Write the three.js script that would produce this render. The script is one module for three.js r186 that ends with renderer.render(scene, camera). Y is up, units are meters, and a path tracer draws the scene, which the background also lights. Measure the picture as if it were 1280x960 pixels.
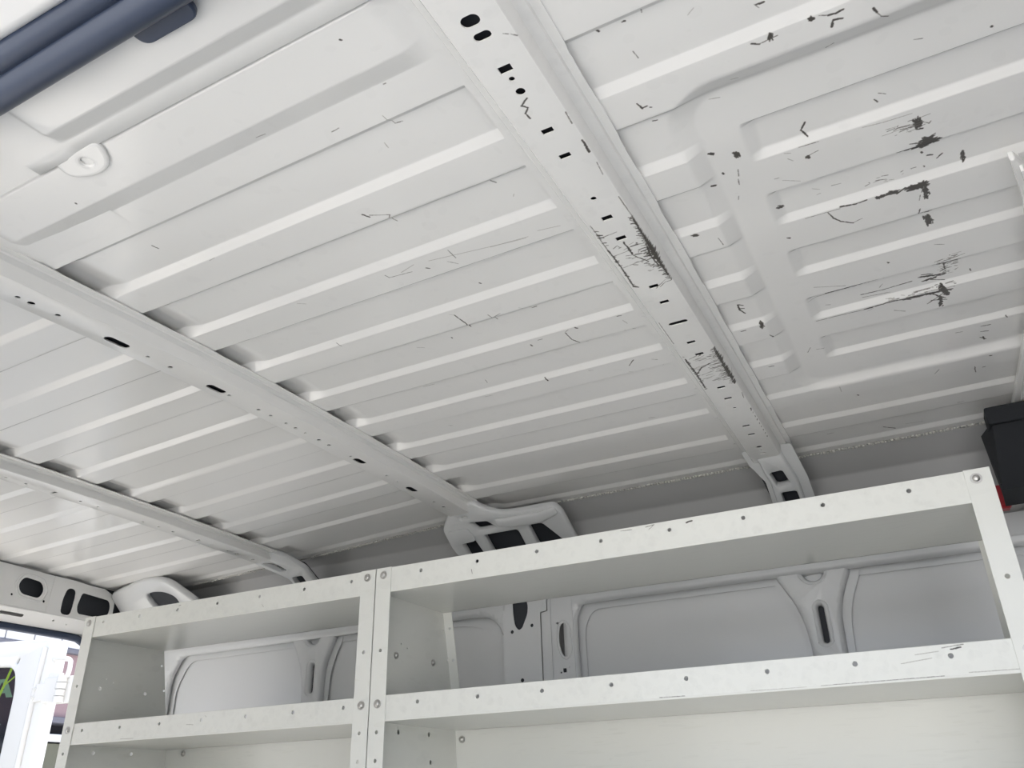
import * as THREE from 'three';
import { mergeGeometries, toCreasedNormals } from 'three/addons/utils/BufferGeometryUtils.js';
import { RoundedBoxGeometry } from 'three/addons/geometries/RoundedBoxGeometry.js';
import { ConvexGeometry } from 'three/addons/geometries/ConvexGeometry.js';
import { ImprovedNoise } from 'three/addons/math/ImprovedNoise.js';
import { Brush, Evaluator, SUBTRACTION } from 'three-bvh-csg';

// ------------------------------------------------------------------ camera, sky, sun, exposure
const scene = new THREE.Scene();
const camera = new THREE.PerspectiveCamera(50.14, 1280 / 960, 0.02, 200);
camera.position.set(0, 0, 0);                       // the phone, held in the open sliding door
camera.rotation.set(0.47103, 0.47029, -0.02551, 'YXZ');
scene.add(camera);

const renderer = new THREE.WebGLRenderer({ antialias: true });
renderer.toneMapping = THREE.LinearToneMapping;
renderer.toneMappingExposure = 0.95;
renderer.shadowMap.enabled = true;

function skyTexture() {                             // bright hazy daylight: pale horizon, soft blue above
  const W = 128, H = 64, d = new Float32Array(W * H * 4);
  for (let j = 0; j < H; j++) {
    const e = Math.max(0, Math.sin(((j + 0.5) / H - 0.5) * Math.PI)), k = Math.pow(1 - e, 3);
    for (let i = 0; i < W; i++) {
      const o = (j * W + i) * 4;
      d[o] = 0.62 + 0.42 * k; d[o + 1] = 0.76 + 0.32 * k; d[o + 2] = 1.0 + 0.14 * k; d[o + 3] = 1;
    }
  }
  const t = new THREE.DataTexture(d, W, H, THREE.RGBAFormat, THREE.FloatType);
  t.mapping = THREE.EquirectangularReflectionMapping; t.magFilter = t.minFilter = THREE.LinearFilter; t.needsUpdate = true;
  return t;
}
const sky = skyTexture();
scene.background = sky; scene.environment = sky;
scene.backgroundIntensity = scene.environmentIntensity = 1.9;

const sun = new THREE.DirectionalLight(0xfff6ea, 14);
sun.position.set(-2.4, 5, -3.5); sun.target.position.set(0, 0, -1);
sun.castShadow = true; sun.shadow.mapSize.set(2048, 2048);
Object.assign(sun.shadow.camera, { left: -9, right: 9, top: 9, bottom: -9, near: 0.1, far: 40 });
scene.add(sun, sun.target);

// ------------------------------------------------------------------ helpers
let seed = 7;
const rnd = () => { seed = (seed + 0x6d2b79f5) | 0; let t = Math.imul(seed ^ (seed >>> 15), 1 | seed); t = (t + Math.imul(t ^ (t >>> 7), 61 | t)) ^ t; return ((t ^ (t >>> 14)) >>> 0) / 4294967296; };
const rr = (a, b) => a + (b - a) * rnd();
const noise = new ImprovedNoise();
const clamp = THREE.MathUtils.clamp, lerp = THREE.MathUtils.lerp, sstep = (a, b, x) => THREE.MathUtils.smoothstep(x, a, b);
const names = new Map();
const numbered = (n) => { const k = names.get(n) ?? 0; names.set(n, k + 1); return k ? n + '_' + String(k).padStart(3, '0') : n; };

function obj(name, geo, mat, parent = scene, kind) {
  const m = new THREE.Mesh(Array.isArray(geo) ? join(geo) : geo, mat);
  m.name = parent === scene ? numbered(name) : nameIn(parent, name);
  m.castShadow = m.receiveShadow = true;
  if (kind) m.userData.kind = kind;
  parent.add(m);
  return m;
}
const nameIn = (p, n) => { const k = p.children.filter((c) => c.name === n || c.name.startsWith(n + '_0')).length; return k ? n + '_' + String(k).padStart(3, '0') : n; };
function thing(name, label, category, at = [0, 0, 0], group) {
  const o = new THREE.Group(); o.name = numbered(name); o.position.set(...at);
  o.userData = { label, category, kind: 'thing' }; if (group) o.userData.group = group;
  scene.add(o); return o;
}
function setting(name) { const o = new THREE.Group(); o.name = name; o.userData = { kind: 'structure' }; scene.add(o); return o; }
function join(list) {
  const flat = list.map((g) => {
    const n = g.index ? g.toNonIndexed() : g;
    for (const k of Object.keys(n.attributes)) if (!['position', 'normal', 'uv'].includes(k)) n.deleteAttribute(k);
    if (!n.attributes.uv) n.setAttribute('uv', new THREE.BufferAttribute(new Float32Array(n.attributes.position.count * 2), 2));
    return n;
  });
  return flat.length === 1 ? flat[0] : mergeGeometries(flat);
}
function box(x0, x1, y0, y1, z0, z1, r = 0) {
  const w = Math.abs(x1 - x0), h = Math.abs(y1 - y0), d = Math.abs(z1 - z0);
  const g = r ? new RoundedBoxGeometry(w, h, d, 2, Math.min(r, w / 2.01, h / 2.01, d / 2.01)) : new THREE.BoxGeometry(w, h, d);
  return g.translate((x0 + x1) / 2, (y0 + y1) / 2, (z0 + z1) / 2);
}
const poly = (pts) => new THREE.Shape(pts.map(([x, y]) => new THREE.Vector2(x, y)));
function roundPoly(pts, r, Kind = THREE.Shape) {    // polygon with rounded corners; a point may carry its own radius
  const s = new Kind(), n = pts.length;
  for (let i = 0; i < n; i++) {
    const [px, py] = pts[(i + n - 1) % n], [x, y, own] = pts[i], [nx, ny] = pts[(i + 1) % n];
    const a = Math.hypot(px - x, py - y), b = Math.hypot(nx - x, ny - y), k = Math.min(own ?? r, a * 0.49, b * 0.49);
    const p = [x + ((px - x) / a) * k, y + ((py - y) / a) * k], q = [x + ((nx - x) / b) * k, y + ((ny - y) / b) * k];
    if (i) s.lineTo(...p); else s.moveTo(...p);
    s.quadraticCurveTo(x, y, ...q);
  }
  s.closePath(); return s;
}
function circle(x, y, r, Kind = THREE.Path) { const p = new Kind(); p.absarc(x, y, r, 0, Math.PI * 2); return p; }
function capsule(x, y, len, r, ang = 0, Kind = THREE.Path) {   // rounded slot, len = full length
  const p = new Kind(), h = len / 2 - r, c = Math.cos(ang), s = Math.sin(ang);
  p.absarc(x + c * h, y + s * h, r, ang - Math.PI / 2, ang + Math.PI / 2);
  p.absarc(x - c * h, y - s * h, r, ang + Math.PI / 2, ang + Math.PI * 1.5); p.closePath();
  return p;
}
function plate(shape, depth, bevel, seg = 10) {      // extruded along +z, front face at z = depth (+ bevel thickness)
  const o = { depth, bevelEnabled: !!bevel, curveSegments: seg };
  if (bevel) Object.assign(o, { bevelThickness: bevel.t, bevelSize: bevel.s, bevelSegments: bevel.n ?? 2, bevelOffset: bevel.o ?? 0 });
  const turn = (path, cw) => { const p = path.getPoints(seg).filter((v, i, a) => i === 0 || v.distanceTo(a[i - 1]) > 1e-6); if (p.length > 1 && p[0].distanceTo(p[p.length - 1]) < 1e-6) p.pop(); return THREE.ShapeUtils.isClockWise(p) === cw ? p : p.reverse(); };
  const s = new THREE.Shape(turn(shape, false)); for (const h of shape.holes ?? []) s.holes.push(new THREE.Path(turn(h, true)));
  return new THREE.ExtrudeGeometry(s, o);
}
const crease = (g, a = 0.5) => toCreasedNormals(g, a);
function tube(pts, r, seg = 40, closed = false, radial = 8) {
  return new THREE.TubeGeometry(new THREE.CatmullRomCurve3(pts.map((p) => new THREE.Vector3(...p)), closed, 'catmullrom', 0.3), seg, r, radial, closed);
}
function grid(us, vs, f, uv) {                       // surface through f(u, v) -> [x, y, z]
  const P = [], U = [], I = [], nu = us.length, nv = vs.length;
  for (let j = 0; j < nv; j++) for (let i = 0; i < nu; i++) { P.push(...f(us[i], vs[j])); U.push(...(uv ? uv(us[i], vs[j]) : [i / (nu - 1), j / (nv - 1)])); }
  for (let j = 0; j < nv - 1; j++) for (let i = 0; i < nu - 1; i++) { const a = j * nu + i, b = a + 1, c = a + nu, d = c + 1; I.push(a, c, b, b, c, d); }
  const g = new THREE.BufferGeometry();
  g.setAttribute('position', new THREE.Float32BufferAttribute(P, 3)); g.setAttribute('uv', new THREE.Float32BufferAttribute(U, 2));
  g.setIndex(I); g.computeVertexNormals(); return g;
}
const span = (a, b, n) => Array.from({ length: n + 1 }, (_, i) => a + ((b - a) * i) / n);

// ------------------------------------------------------------------ paint, metal, rubber
const WHITE = new THREE.Color(0.85, 0.845, 0.83);
const paint = (o = {}) => new THREE.MeshPhysicalMaterial({ color: WHITE, roughness: 0.42, clearcoat: 0.85, clearcoatRoughness: 0.12, side: THREE.DoubleSide, ...o });
const M = {
  white: paint(),
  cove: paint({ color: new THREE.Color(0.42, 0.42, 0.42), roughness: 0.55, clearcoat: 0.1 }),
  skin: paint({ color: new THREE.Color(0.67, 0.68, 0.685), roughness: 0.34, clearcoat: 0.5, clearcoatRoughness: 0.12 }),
  shelf: new THREE.MeshPhysicalMaterial({ color: new THREE.Color(0.74, 0.745, 0.705), roughness: 0.42, clearcoat: 0.6, clearcoatRoughness: 0.16, side: THREE.DoubleSide }),
  holeShade: new THREE.MeshStandardMaterial({ color: new THREE.Color(0.030, 0.033, 0.040), roughness: 0.7, side: THREE.DoubleSide }),  // near-black colour standing in for the shade inside holes and slits
  bolt: new THREE.MeshStandardMaterial({ color: new THREE.Color(0.55, 0.54, 0.52), metalness: 0.9, roughness: 0.35 }),
  rubber: new THREE.MeshPhysicalMaterial({ color: new THREE.Color(0.030, 0.046, 0.088), roughness: 0.42, clearcoat: 0.3, clearcoatRoughness: 0.35 }),
  dark: new THREE.MeshStandardMaterial({ color: new THREE.Color(0.02, 0.02, 0.022), roughness: 0.8 }),
  blackPlastic: new THREE.MeshStandardMaterial({ color: new THREE.Color(0.008, 0.010, 0.014), roughness: 0.75 }),
  red: new THREE.MeshStandardMaterial({ color: new THREE.Color(0.42, 0.018, 0.03), roughness: 0.5 }),
  sealer: new THREE.MeshStandardMaterial({ color: new THREE.Color(0.62, 0.61, 0.58), roughness: 0.7 }),
  partition: new THREE.MeshStandardMaterial({ color: new THREE.Color(0.10, 0.10, 0.10), roughness: 0.7 }),
  floor: new THREE.MeshStandardMaterial({ color: new THREE.Color(0.24, 0.235, 0.225), roughness: 0.7 }),
  outside: new THREE.MeshStandardMaterial({ color: new THREE.Color(0.78, 0.78, 0.78), roughness: 0.4 }),
};
function canvasMap(w, h, draw) {
  const c = document.createElement('canvas'); c.width = w; c.height = h;
  const g = c.getContext('2d'); g.fillStyle = '#fff'; g.fillRect(0, 0, w, h); draw(g, w, h);
  const t = new THREE.CanvasTexture(c); t.colorSpace = THREE.SRGBColorSpace; t.magFilter = THREE.LinearFilter; t.anisotropy = 8; return t;
}
// wear in the paint: bare dark metal along a scratch. Coordinates are metres on the roof (x along the van, z across it).
function scratcher(x0, x1, z0, z1, pxm) {
  const w = Math.round((x1 - x0) * pxm), h = Math.round((z1 - z0) * pxm), jobs = [];
  const line = (g, pts, wide, tone) => {
    g.strokeStyle = tone; g.lineCap = 'round'; g.lineJoin = 'round';
    if (wide > 4.2) {                               // a bare patch: many short ragged strokes rather than one blot
      for (let i = 0; i < pts.length - 1; i++) {
        const [ax, ay] = pts[i], [bx, by] = pts[i + 1], len = Math.hypot(bx - ax, by - ay), a0 = Math.atan2(by - ay, bx - ax), n = Math.ceil((len + wide) * wide * 0.16) + 6;
        for (let k = 0; k < n; k++) {
          const t = rr(-0.12, 1.12), off = (rnd() + rnd() - 1) * wide * 0.62, l = rr(0.35, 1.25) * Math.max(wide, len * 0.22), a = a0 + rr(-0.45, 0.45);
          const cx = lerp(ax, bx, t) - Math.sin(a0) * off, cy = lerp(ay, by, t) + Math.cos(a0) * off;
          g.lineWidth = rr(0.8, 2.6); g.beginPath(); g.moveTo(cx - Math.cos(a) * l / 2, cy - Math.sin(a) * l / 2); g.lineTo(cx + Math.cos(a) * l / 2, cy + Math.sin(a) * l / 2); g.stroke();
        }
      }
      return;
    }
    for (let i = 0; i < pts.length - 1; i++) {
      const [ax, ay] = pts[i], [bx, by] = pts[i + 1], n = Math.max(2, Math.ceil(Math.hypot(bx - ax, by - ay) / 6));
      for (let k = 0; k < n; k++) {
        g.lineWidth = Math.max(0.7, wide * rr(0.55, 1.15)); g.beginPath();
        g.moveTo(lerp(ax, bx, k / n) + rr(-0.2, 0.2) * wide, lerp(ay, by, k / n) + rr(-0.2, 0.2) * wide);
        g.lineTo(lerp(ax, bx, (k + 1) / n) + rr(-0.2, 0.2) * wide, lerp(ay, by, (k + 1) / n) + rr(-0.2, 0.2) * wide); g.stroke();
      }
    }
  };
  const to = (x, z) => [((x - x0) / (x1 - x0)) * w, ((z1 - z) / (z1 - z0)) * h];
  return {
    uv: (x, z) => [(x - x0) / (x1 - x0), (z - z0) / (z1 - z0)],
    mark(wide, ...p) { const pts = []; for (let i = 0; i < p.length; i += 2) pts.push(to(p[i], p[i + 1])); const f = wide < 2 ? 0.62 : wide < 4 ? 0.8 : 1.05, t = wide < 1.2 ? '#99958f' : wide < 2 ? '#6e6a66' : '#47433f'; jobs.push((g) => line(g, pts, wide * f * pxm / 1000, t)); },
    fray(n, x, z, dx, dz, lx, lz, wide = 1.2) { for (let i = 0; i < n; i++) { const a = x + rr(-dx, dx), b = z + rr(-dz, dz); this.mark(wide * rr(0.8, 1.8), a, b, a + rr(-lx, lx), b + rr(-lz, lz)); } },
    map() { return canvasMap(w, h, (g) => { g.fillStyle = 'rgba(150,145,135,0.02)'; for (let i = 0; i < 500; i++) { const r = rr(1, 14); g.beginPath(); g.ellipse(rr(0, w), rr(0, h), r, r * rr(0.3, 1), rr(0, 3), 0, 7); g.fill(); } jobs.forEach((j) => j(g)); }); },
  };
}

// ------------------------------------------------------------------ the roof: arched sheet with pressed ribs along the van
// arch of the cross beams' undersides at four places along the van: x, height, curvature, crown
const ARCH = [[-2.2, 0.589, 0.040, -1.0, 0.02], [-1.6, 0.606, 0.026, -1.0, 0.02], [-0.988, 0.630, 0.042, -1.2, 0.025], [-0.254, 0.6305, 0.026, -1.0, 0.025], [1.3, 0.6305, 0.026, -1.0, 0.025]];
function beamY(x, z) {
  let i = 0; while (i < ARCH.length - 2 && x > ARCH[i + 1][0]) i++;
  const a = ARCH[i], b = ARCH[i + 1], t = clamp((x - a[0]) / (b[0] - a[0]), 0, 1), y = (c) => c[1] - c[2] * (z - c[3]) ** 2;
  return lerp(y(a), y(b), t);
}
function roofLow(x, z) {
  let i = 0; while (i < ARCH.length - 2 && x > ARCH[i + 1][0]) i++;
  const t = clamp((x - ARCH[i][0]) / (ARCH[i + 1][0] - ARCH[i][0]), 0, 1);
  return beamY(x, z) + lerp(ARCH[i][4], ARCH[i + 1][4], t);
}
const PITCH = 0.1382, RISE = 0.0049;
const PANS = Array.from({ length: 9 }, (_, i) => [-0.523 - PITCH * i, -0.601 - PITCH * 0.9985 * i]);   // each raised pan: z where it begins and ends

const POCKETS = [[-0.731, -0.791], [-0.867, -0.930], [-1.004, -1.064], [-1.139, -1.2015], [-1.270, -1.338]];
const ramp = (a, b, x) => clamp((x - a) / (b - a), 0, 1);
function pan(z, [a, b], ws, wb) { return Math.min(ramp(a + ws, a - ws, z), ramp(b - wb, b + wb, z)); }
function ribs(z) { let h = 0; for (const p of PANS) h = Math.max(h, pan(z, p, 0.0035, 0.0070)); return RISE * h; }
const clear = (x) => Math.min(sstep(0.056, 0.085, Math.abs(x + 0.254)), sstep(0.056, 0.085, Math.abs(x + 0.988)), sstep(0.056, 0.085, Math.abs(x + 1.606)));   // 0 where a beam's flange lies against the roof
function pressing(x, z) {                            // the large rounded depression with short pockets in the front bay
  const r = 0.05, qx = Math.max(0, -0.135 + r - x), qz = Math.max(Math.abs(z + 1.043) - (0.387 - r), 0);
  const inside = x > -0.135 + r && qz === 0 ? Math.min(x + 0.135, 0.387 - Math.abs(z + 1.043)) : r - Math.hypot(qx, qz);
  const m = ramp(lerp(-0.010, -0.017, ramp(-0.75, -0.68, z)), 0.012, inside);
  if (m <= 0) return [0, 0];
  let k = 0; for (const p of POCKETS) k = Math.max(k, pan(z, p, 0.0035, 0.006));
  return [m, 0.0105 + 0.006 * k * ramp(-0.080, -0.064, x)];
}
const deepen = (x) => (x > -0.988 && x < -0.7 ? 1 - sstep(0.055, 0.105, x + 0.988) : x > -1.606 && x < -1.3 ? 1 - sstep(0.052, 0.10, x + 1.606) : 0);   // pans rise a little beside the two rear beams
function roofY(x, z) {
  let h = ribs(z) * (1 + 1.6 * deepen(x)) - 0.0065 * ramp(-0.474, -0.449, z) * clear(x);
  if (x > -0.2) { const [m, level] = pressing(x, z); h = lerp(h, level, m); }
  if (z > -0.386) h = 0.012;
  return roofLow(x, z) + h + 0.0007 * noise.noise(x * 7, z * 9, 3.3);
}
function zLines(step) {
  const s = new Set();
  for (let z = -1.735; z <= -0.24; z += step) s.add(+z.toFixed(4));
  for (const [a, b] of PANS) for (const v of [a + 0.0035, a - 0.0035, b + 0.007, b - 0.007]) s.add(+v.toFixed(4));
  for (const v of [-0.449, -0.474]) s.add(v);
  for (const [a, b] of POCKETS) for (const v of [a + 0.0035, a - 0.0035, b + 0.006, b - 0.006]) s.add(+v.toFixed(4));
  return [...s].sort((a, b) => b - a);
}
const middle = scratcher(-0.97, -0.29, -1.74, -0.34, 1400);
const front = scratcher(-0.23, 0.50, -1.74, -0.34, 1400);
middle.mark(3, -.524, -.635, -.519, -.644); middle.mark(1.5, -.517, -.641, -.495, -.653, -.499, -.657, -.5, -.667, -.498, -.673); middle.mark(1, -.405, -.512, -.403, -.532);
middle.mark(1.6, -.403, -.532, -.394, -.533); middle.mark(2, -.36, -.665, -.356, -.672); middle.mark(1, -.347, -.701, -.35, -.705);
middle.mark(1, -.43, -.55, -.431, -.559); middle.mark(1.5, -.379, -.477, -.376, -.477); middle.mark(.6, -.508, -.761, -.391, -.78, -.372, -.782);
middle.mark(.6, -.352, -.776, -.339, -.778, -.322, -.781); middle.mark(1.6, -.473, -.753, -.473, -.774); middle.mark(.8, -.421, -.776, -.368, -.781);
middle.mark(1.3, -.578, -.759, -.576, -.767, -.541, -.771); middle.mark(1, -.555, -.765, -.53, -.758); middle.mark(2, -.52, -.773, -.516, -.777);
middle.mark(1.2, -.487, -.775, -.477, -.787); middle.mark(1, -.557, -.892, -.551, -.898); middle.mark(2.2, -.551, -.898, -.548, -.929, -.551, -.948);
middle.mark(1.5, -.507, -.923, -.504, -.949); middle.mark(1.2, -.51, -.936, -.489, -.929); middle.mark(1, -.458, -.929, -.443, -.945);
middle.mark(2, -.444, -.946, -.436, -.946); middle.mark(1.3, -.428, -1.03, -.42, -1.025); middle.mark(2, -.428, -1.032, -.428, -1.056, -.42, -1.073);
middle.mark(1, -.42, -1.073, -.41, -1.084); middle.mark(3, -.409, -1.024, -.406, -1.028); middle.mark(2, -.339, -1.026, -.333, -1.027);
middle.mark(1, -.336, -1.041, -.333, -1.054); middle.mark(1.6, -.344, -1.071, -.33, -1.083); middle.mark(2.5, -.492, -1.038, -.492, -1.043);
middle.mark(1.5, -.476, -1.031, -.468, -1.031); middle.mark(2.2, -.379, -1.186, -.366, -1.17); middle.mark(1.2, -.338, -1.183, -.33, -1.189);
middle.mark(1.5, -.339, -1.215, -.329, -1.22); middle.mark(1.1, -.728, -1.085, -.705, -1.086); middle.mark(1.5, -.62, -1.117, -.622, -1.128);
middle.mark(2.8, -.523, -1.155, -.522, -1.167); middle.mark(1, -.649, -1.167, -.634, -1.168); middle.mark(1, -.446, -1.168, -.438, -1.17);
middle.mark(1, -.387, -1.206, -.365, -1.222); middle.mark(1.3, -.659, -.96, -.649, -.967); middle.mark(2, -.479, -.848, -.478, -.851);
middle.mark(2, -.594, -.961, -.594, -.964); middle.mark(1.2, -.778, -1.25, -.77, -1.256); middle.mark(1.2, -.422, -1.41, -.41, -1.413);
middle.mark(2.5, -.451, -.378, -.443, -.374); middle.mark(2.5, -.407, -.365, -.402, -.365); middle.mark(2.5, -.395, -.363, -.388, -.363);
middle.mark(1.5, -.432, -.365, -.426, -.367); middle.mark(1.2, -.538, -.468, -.526, -.469); middle.mark(1.5, -.465, -.504, -.455, -.503);
middle.mark(3, -.82, -.487, -.819, -.489); middle.mark(2, -.793, -.552, -.791, -.561); middle.mark(2.5, -.782, -.438, -.783, -.439);
middle.mark(2, -.63, -.38, -.626, -.381); middle.mark(2, -.367, -.362, -.365, -.364); middle.mark(3, -.365, -.372, -.364, -.373);
middle.mark(3, -.378, -.407, -.377, -.408); middle.mark(1, -.752, -.61, -.742, -.609); middle.mark(1.2, -.728, -.753, -.718, -.761);
middle.mark(1.6, -.756, -.878, -.753, -.888);
front.mark(1.5, -.122, -.523, -.123, -.529); front.mark(3, -.168, -.527, -.166, -.529); front.mark(2, -.143, -.53, -.14, -.53);
front.mark(1.3, -.146, -.568, -.144, -.579); front.mark(2.6, -.165, -.631, -.162, -.641); front.mark(2.5, -.163, -.64, -.157, -.64);
front.mark(2, -.155, -.643, -.153, -.644); front.mark(2, -.16, -.669, -.155, -.67); front.mark(2.5, -.027, -.573, -.02, -.574);
front.mark(1.6, -.028, -.572, -.025, -.578); front.mark(.8, -.086, -.553, -.079, -.548); front.mark(2.6, -.041, -.612, -.034, -.616);
front.mark(1.6, -.034, -.616, -.024, -.615, -.016, -.614); front.mark(4, -.022, -.609, -.023, -.615); front.mark(4, .015, -.61, .016, -.611);
front.mark(1.3, .023, -.61, .031, -.614); front.mark(2.4, .031, -.614, .038, -.615, .044, -.614); front.mark(3, .032, -.629, .034, -.622, .042, -.624);
front.mark(3.4, .07, -.627, .072, -.633); front.mark(1.8, .072, -.633, .075, -.64, .081, -.645); front.mark(1.4, .102, -.696, .11, -.699);
front.mark(1.4, .023, -.661, .031, -.657); front.mark(1, -.07, -.652, -.063, -.654); front.mark(1, -.098, -.674, -.087, -.677);
front.mark(1.6, .068, -.733, .073, -.733); front.mark(2, .059, -.768, .062, -.774); front.mark(1.5, .064, -.761, .071, -.766);
front.mark(2.6, -.014, -.767, -.02, -.778); front.mark(2.6, -.02, -.778, -.015, -.789); front.mark(1, .042, -.8, .064, -.803, .093, -.804);
front.mark(1.6, -.027, -.798, -.005, -.799); front.mark(7, .097, -.817, .098, -.828); front.mark(1.8, .101, -.822, .109, -.83, .111, -.827);
front.mark(3.4, .097, -.834, .102, -.835); front.mark(7, .087, -.868, .101, -.873, .117, -.87); front.mark(11, .098, -.865, .112, -.865);
front.mark(6, .1, -.858, .111, -.855); front.mark(5, .103, -.854, .119, -.865); front.mark(2, .087, -.856, .1, -.859);
front.mark(2.6, .069, -.87, .086, -.872, .105, -.872); front.mark(3, .099, -.885, .1, -.887); front.mark(2.6, .105, -.894, .111, -.896);
front.mark(2, .115, -.905, .121, -.899); front.mark(4, .142, -.909, .143, -.924); front.mark(1.6, .14, -.921, .142, -.912);
front.mark(1.2, -.022, -.818, -.008, -.814); front.mark(4, -.021, -.819, -.019, -.82); front.mark(1, -.042, -.811, -.037, -.818);
front.mark(1, -.044, -.8, -.037, -.803); front.mark(1.4, -.063, -.84, -.058, -.84); front.mark(1, -.055, -.847, -.036, -.859);
front.mark(1.3, -.018, -.871, -.01, -.871, -.014, -.864); front.mark(1.2, -.002, -.867, .015, -.869); front.mark(2, .017, -.87, .023, -.865, .032, -.868);
front.mark(4, -.12, -.757, -.118, -.759); front.mark(6, -.093, -.772, -.093, -.777); front.mark(3, -.116, -.797, -.115, -.8);
front.mark(3, -.133, -.812, -.129, -.814); front.mark(1.5, -.098, -.801, -.1, -.813); front.mark(1.6, -.102, -.818, -.103, -.829);
front.mark(1.6, -.109, -.85, -.111, -.857); front.mark(2, -.016, -.94, -.011, -.956, -.004, -.967, .01, -.979); front.mark(1.5, .009, -.978, .022, -.974);
front.mark(1.2, -.044, -.938, -.001, -.939); front.mark(3, -.0, -.936, .019, -.939, .031, -.938); front.mark(5, .044, -.939, .045, -.941);
front.mark(5, .049, -.939, .051, -.94); front.mark(6, .058, -.938, .066, -.94); front.mark(3, .066, -.944, .076, -.937);
front.mark(9, .082, -.941, .098, -.942); front.mark(6, .097, -.94, .099, -.967); front.mark(1.4, .092, -.961, .09, -.972);
front.mark(2, .087, -1.003, .09, -.991); front.mark(3.2, .086, -1.007, .103, -1.01); front.mark(8, .097, -1.022, .1, -1.039);
front.mark(1.2, -.004, -.895, .007, -.896); front.mark(1, -.026, -.889, -.018, -.895); front.mark(1, -.023, -.904, -.018, -.903);
front.mark(4, -.07, -.902, -.066, -.905); front.mark(3, -.073, -.969, -.07, -.971); front.mark(1.2, .102, -1.084, .114, -1.09);
front.mark(5, -.179, -.888, -.175, -.889); front.mark(2, .1, -.912, .101, -.915); front.mark(1.5, -.152, -.909, -.15, -.927);
front.mark(2, -.151, -.94, -.147, -.939); front.mark(3, .171, -.716, .171, -.717); front.mark(2, .166, -.678, .167, -.679);
front.mark(3.2, -.171, -1.094, -.172, -1.109, -.167, -1.124); front.mark(2.6, -.171, -1.094, -.164, -1.1); front.mark(2.4, -.17, -1.107, -.165, -1.109);
front.mark(5, -.151, -1.156, -.152, -1.17); front.mark(2, -.184, -1.166, -.177, -1.166); front.mark(2, -.147, -1.199, -.141, -1.214);
front.mark(2, -.171, -1.307, -.163, -1.308); front.mark(1.2, -.062, -1.111, -.02, -1.13); front.mark(2.4, -.05, -1.146, -.022, -1.147, .014, -1.145);
front.mark(4, .014, -1.144, .032, -1.143); front.mark(1.2, .035, -1.142, .092, -1.145); front.mark(3, .095, -1.144, .115, -1.149);
front.mark(2.4, .112, -1.149, .113, -1.165, .107, -1.168); front.mark(2, -.003, -1.177, .027, -1.179, .068, -1.176); front.mark(1.5, -.002, -1.186, .037, -1.191);
front.mark(1.4, .029, -1.162, .024, -1.17); front.mark(1.2, -.055, -1.18, -.048, -1.183); front.mark(1.8, -.075, -1.212, -.039, -1.212, .008, -1.214);
front.mark(3.6, -.003, -1.213, .036, -1.21, .062, -1.213); front.mark(5, .062, -1.213, .11, -1.216); front.mark(4, .083, -1.171, .109, -1.178);
front.mark(4, .084, -1.184, .1, -1.182); front.mark(2.6, .082, -1.165, .097, -1.17); front.mark(7, .105, -1.206, .111, -1.227);
front.mark(5, .102, -1.233, .102, -1.258); front.mark(2, .084, -1.244, .111, -1.219); front.mark(3, .088, -1.212, .109, -1.239);
front.mark(2, .09, -1.236, .111, -1.244); front.mark(2, .093, -1.185, .111, -1.195); front.mark(1, -.077, -1.15, -.029, -1.147);
front.mark(1, -.0, -1.221, .01, -1.216); front.mark(1.6, -.105, -1.309, -.098, -1.294); front.mark(1.2, -.09, -1.305, -.078, -1.308);
front.mark(1.6, .037, -1.239, .052, -1.25); front.mark(2, .156, -1.357, .169, -1.358); front.mark(2, .155, -1.375, .166, -1.378);
front.mark(2.4, .154, -1.394, .162, -1.405); front.mark(3, .158, -1.394, .16, -1.405); front.mark(1.6, .119, -1.36, .129, -1.361);
front.mark(1.6, .079, -1.475, .087, -1.46); front.mark(2, .142, -1.479, .144, -1.513); front.mark(2, .155, -1.499, .159, -1.499);
front.mark(3, .165, -1.449, .168, -1.45); front.mark(2.4, -.024, -1.674, -.004, -1.691); front.mark(1, .016, -1.68, .048, -1.684);
front.mark(1.2, -.129, -1.655, -.116, -1.654); front.mark(1, -.075, -1.444, -.075, -1.466); front.mark(3, -.051, -1.504, -.05, -1.507);
front.mark(1.5, .11, -1.616, .121, -1.615); front.mark(1.6, .155, -1.63, .165, -1.628); front.mark(3, .041, -1.097, .042, -1.099);
front.mark(2.5, .191, -1.342, .193, -1.347); front.mark(2, .145, -1.182, .146, -1.189);
front.fray(60, 0.118, -1.150, 0.010, 0.030, 0.012, 0.003, 1.1); front.fray(40, 0.075, -1.205, 0.05, 0.006, 0.012, 0.002, 0.9);
front.fray(26, 0.080, -0.824, 0.022, 0.010, 0.014, 0.002, 1.0); front.fray(14, 0.06, -0.914, 0.03, 0.006, 0.008, 0.002, 1.0);
const ceiling = setting('ceiling');
const bays = [['roof_panel', [-2.26, -1.93, ...span(-1.74, -1.606, 12)], 0.006, M.white], ['roof_panel', [...span(-1.606, -1.56, 6), ...span(-1.556, -1.49, 14), -1.3, ...span(-1.13, -0.988, 14)], 0.005, M.white],
  ['roof_panel', [...span(-0.988, -0.94, 6), ...span(-0.936, -0.87, 18), -0.75, -0.5, ...span(-0.39, -0.254, 18)], 0.004, paint({ map: null }), middle],
  ['roof_panel', [...span(-0.254, -0.05, 68), ...span(-0.04, 0.3, 17), 0.6, 0.9, 1.26], 0.004, paint({ map: null }), front]];
for (const [n, xs, step, mat, sc] of bays) {
  if (sc) mat.map = sc.map();
  const g = grid(xs, zLines(step), (x, z) => [x, roofY(x, z), z], sc ? sc.uv : (x, z) => [x, z]);
  obj(n, g, mat, ceiling);
}
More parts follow.
